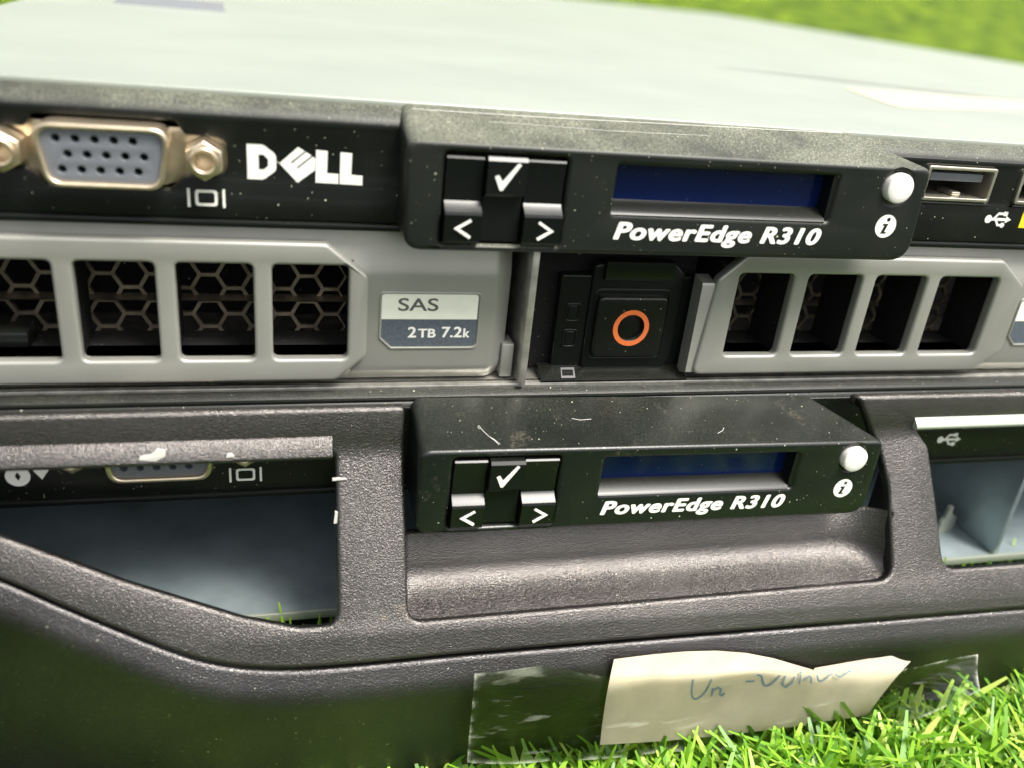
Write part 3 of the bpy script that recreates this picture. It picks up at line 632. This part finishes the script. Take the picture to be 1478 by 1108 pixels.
strokes = [[(68.6, -0.6), (68.7, -2.6), (69.1, -4.4), (70.0, -4.9), (71.2, -4.0), (72.0, -2.2), (72.2, -1.0)], [(72.9, -3.0), (72.9, -4.9), (73.0, -3.6), (73.8, -3.0), (74.5, -3.4), (74.5, -4.6), (75.0, -4.9), (75.4, -4.4)],
           [(79.2, -2.4), (81.0, -2.6)], [(81.2, -1.2), (82.2, -1.6), (82.8, -3.0), (83.4, -3.9), (84.6, -3.7), (85.6, -2.6), (86.0, -1.9)], [(87.2, -2.2), (87.0, -4.2), (87.9, -4.9), (89.0, -4.0), (89.2, -2.6)], [(90.3, -1.6), (90.6, -4.4)],
           [(91.3, -3.9), (92.2, -3.0), (92.9, -3.6), (93.0, -4.6)]]
strokes2 = [[(94.2, -3.2), (94.9, -4.6), (96.0, -4.5), (97.0, -3.6), (97.6, -3.4)], [(98.2, -3.6), (99.4, -4.3), (100.8, -3.5), (101.6, -3.2)]]
for grp, par in ((strokes, note), (strokes2, note2)):
    for k_, st in enumerate(grp):
        me = plate_mesh([stroke_loop(smooth_path(st, 3) if all(st[i+1][0] > st[i][0] for i in range(len(st)-1)) else st, 0.34)], 0.05)
        for v_ in me.vertices:
            a, b_, c = v_.co; v_.co = Vector((a, fpaper(a, min(1, max(0, (4.5-b_)/17.5)))-0.12+(0.3 if par is note2 else 0)-c, b_))*S
        link('handwriting', me, INK, par)
def tape_material():
    m = bpy.data.materials.new('clear_tape'); m.use_nodes = True; n = m.node_tree.nodes; l = m.node_tree.links
    out = n['Material Output']; n.remove(n['Principled BSDF'])
    tr = n.new('ShaderNodeBsdfTransparent'); tr.inputs[0].default_value = (0.96, 0.97, 0.92, 1)
    gl = n.new('ShaderNodeBsdfGlossy'); gl.inputs['Roughness'].default_value = 0.07; df = n.new('ShaderNodeBsdfDiffuse'); df.inputs[0].default_value = (0.7, 0.72, 0.6, 1)
    tc = n.new('ShaderNodeTexCoord'); mp = n.new('ShaderNodeMapping'); mp.inputs['Scale'].default_value = (60, 60, 260); l.new(tc.outputs['Object'], mp.inputs[0])
    ns = n.new('ShaderNodeTexNoise'); ns.inputs['Scale'].default_value = 1.6; ns.inputs['Detail'].default_value = 5; l.new(mp.outputs[0], ns.inputs['Vector'])
    bn = n.new('ShaderNodeBump'); bn.inputs['Strength'].default_value = 0.7; bn.inputs['Distance'].default_value = 0.0012; l.new(ns.outputs['Fac'], bn.inputs['Height']); l.new(bn.outputs[0], gl.inputs['Normal'])
    fr = n.new('ShaderNodeFresnel'); fr.inputs['IOR'].default_value = 1.5
    mr = n.new('ShaderNodeMapRange'); mr.inputs['From Min'].default_value = 0.60; mr.inputs['From Max'].default_value = 0.74; mr.inputs['To Max'].default_value = 0.22; l.new(ns.outputs['Fac'], mr.inputs['Value'])  # pale diffuse streaks painted as highlights on the creases
    n2 = n.new('ShaderNodeTexNoise'); n2.inputs['Scale'].default_value = 240; n2.inputs['Detail'].default_value = 5; l.new(tc.outputs['Object'], n2.inputs['Vector'])
    n2r = n.new('ShaderNodeMapRange'); n2r.inputs['From Min'].default_value = 0.47; n2r.inputs['From Max'].default_value = 0.66; l.new(n2.outputs['Fac'], n2r.inputs['Value'])
    ed = n.new('ShaderNodeAttribute'); ed.attribute_name = 'rim'          # pale cut edge: caught dirt, with its bright highlight painted in
    em = n.new('ShaderNodeMath'); em.operation = 'MULTIPLY'; l.new(ed.outputs['Fac'], em.inputs[0]); l.new(n2r.outputs[0], em.inputs[1])
    ad = n.new('ShaderNodeMath'); ad.operation = 'ADD'; ad.use_clamp = True; l.new(mr.outputs[0], ad.inputs[0]); l.new(em.outputs[0], ad.inputs[1])
    m1 = n.new('ShaderNodeMixShader'); l.new(ad.outputs[0], m1.inputs[0]); l.new(tr.outputs[0], m1.inputs[1]); l.new(df.outputs[0], m1.inputs[2])
    m2 = n.new('ShaderNodeMixShader'); l.new(fr.outputs[0], m2.inputs[0]); l.new(m1.outputs[0], m2.inputs[1]); l.new(gl.outputs[0], m2.inputs[2])
    l.new(m2.outputs[0], out.inputs[0]); return m
rt = random.Random(5)
wob = [rt.uniform(0, 6.28) for _ in range(6)]
def ftape(x, u): return -28.9-0.45*math.sin(x*0.09+wob[0]+u*2)-0.2*math.sin(x*0.31+wob[1]+u*5)-2.2*u*u*min(1, max(0, (x-28)/22))-3.0*u*max(0, (x-104)/24)
tp = sheet('clear_tape', [(28.6, 7.4), (40, 7.6), (53, 3.4), (64, 1.9), (76, 0.8), (88, -0.6), (100, -2.2), (110, -2.4), (120, -1.8), (128, -1.2)], [(28.9, -12.2), (40, -13.4), (53, -13.8), (64, -14.6), (76, -15.2), (88, -15.6), (98, -16.0), (108, -15.8), (118, -11.5), (127, -6.2)], 160, 26, ftape, tape_material(), th=0)
tp['label'] = 'crinkled strip of clear packing tape over the paper note'; tp['category'] = 'tape'

# ------------------------------------------------------------------ grass
def grass_material():
    m = bpy.data.materials.new('grass_blades'); m.use_nodes = True; n = m.node_tree.nodes; l = m.node_tree.links; b = n['Principled BSDF']; out = n['Material Output']
    ge = n.new('ShaderNodeNewGeometry'); r = n.new('ShaderNodeValToRGB'); l.new(ge.outputs['Random Per Island'], r.inputs['Fac'])
    e = r.color_ramp.elements; e[0].position = 0; e[0].color = (0.07, 0.21, 0.015, 1); e[1].position = 1; e[1].color = (0.58, 0.72, 0.16, 1)
    x = e.new(0.45); x.color = (0.21, 0.45, 0.025, 1); x = e.new(0.75); x.color = (0.36, 0.60, 0.05, 1)
    l.new(r.outputs[0], b.inputs['Base Color']); b.inputs['Roughness'].default_value = 0.42
    t = n.new('ShaderNodeBsdfTranslucent'); l.new(r.outputs[0], t.inputs[0]); ms = n.new('ShaderNodeMixShader'); ms.inputs[0].default_value = 0.35
    l.new(b.outputs[0], ms.inputs[1]); l.new(t.outputs[0], ms.inputs[2]); l.new(ms.outputs[0], out.inputs[0]); return m
rg = random.Random(11); V = []; F = []
def blade(x, y, h, wd, lean, az, curl):
    b0 = len(V); ca, sa = math.cos(az), math.sin(az); tw = az+math.pi/2+rg.uniform(-.6, .6); ct, st = math.cos(tw), math.sin(tw)
    n_ = 4
    for k in range(n_+1):
        u = k/n_; r_ = lean*h*(u**1.5); zz = h*(u-curl*u*u*0.5); w_ = wd*(1-0.75*u**2)/2
        cx, cy = x+ca*r_, y+sa*r_; V.append((cx-ct*w_, cy-st*w_, GZ+zz)); V.append((cx+ct*w_, cy+st*w_, GZ+zz))
    for k in range(n_): F.append((b0+2*k, b0+2*k+1, b0+2*k+3, b0+2*k+2))
def scatter(n_, x0, x1, y0, y1, h0, h1, w0, w1, lean=1.0, keep=lambda x, y: True):
    for _ in range(n_):
        x, y = rg.uniform(x0, x1), rg.uniform(y0, y1)
        if keep(x, y): blade(x, y, rg.uniform(h0, h1)*(1 if y > -20 else min(0.95, max(0.5, 0.60+(x-10)/130*0.36))), rg.uniform(w0, w1), rg.uniform(0.1, lean), rg.uniform(0, 6.283), rg.uniform(0.1, 0.9))
scatter(12000, -70, 220, -62, -30, 11, 21, 1.1, 2.4, 1.4, lambda x, y: x > 6 or rg.random() < 0.16)
scatter(4000, -70, 220, -34, -29.5, 8, 15, 1.0, 1.8, 1.2, lambda x, y: x > 0 or rg.random() < 0.2)
scatter(6000, -14, 220, -17, -4.6, 20, 29, 0.9, 1.6, 0.3)
scatter(1200, -200, 400, -140, -62, 14, 22, 1.2, 2.2, 1.0)
scatter(14000, -400, 2600, 400, 1300, 18, 34, 3, 6, 1.2, lambda x, y: (x > X1+20 or y > 670) and y < 1300)
me = bpy.data.meshes.new('grass'); me.from_pydata([(a*S, b_*S, c*S) for a, b_, c in V], [], F)
go = link('grass', me, grass_material(), None, 80); go['kind'] = 'stuff'; go['label'] = 'bright green artificial grass blades around the servers'; go['category'] = 'grass'
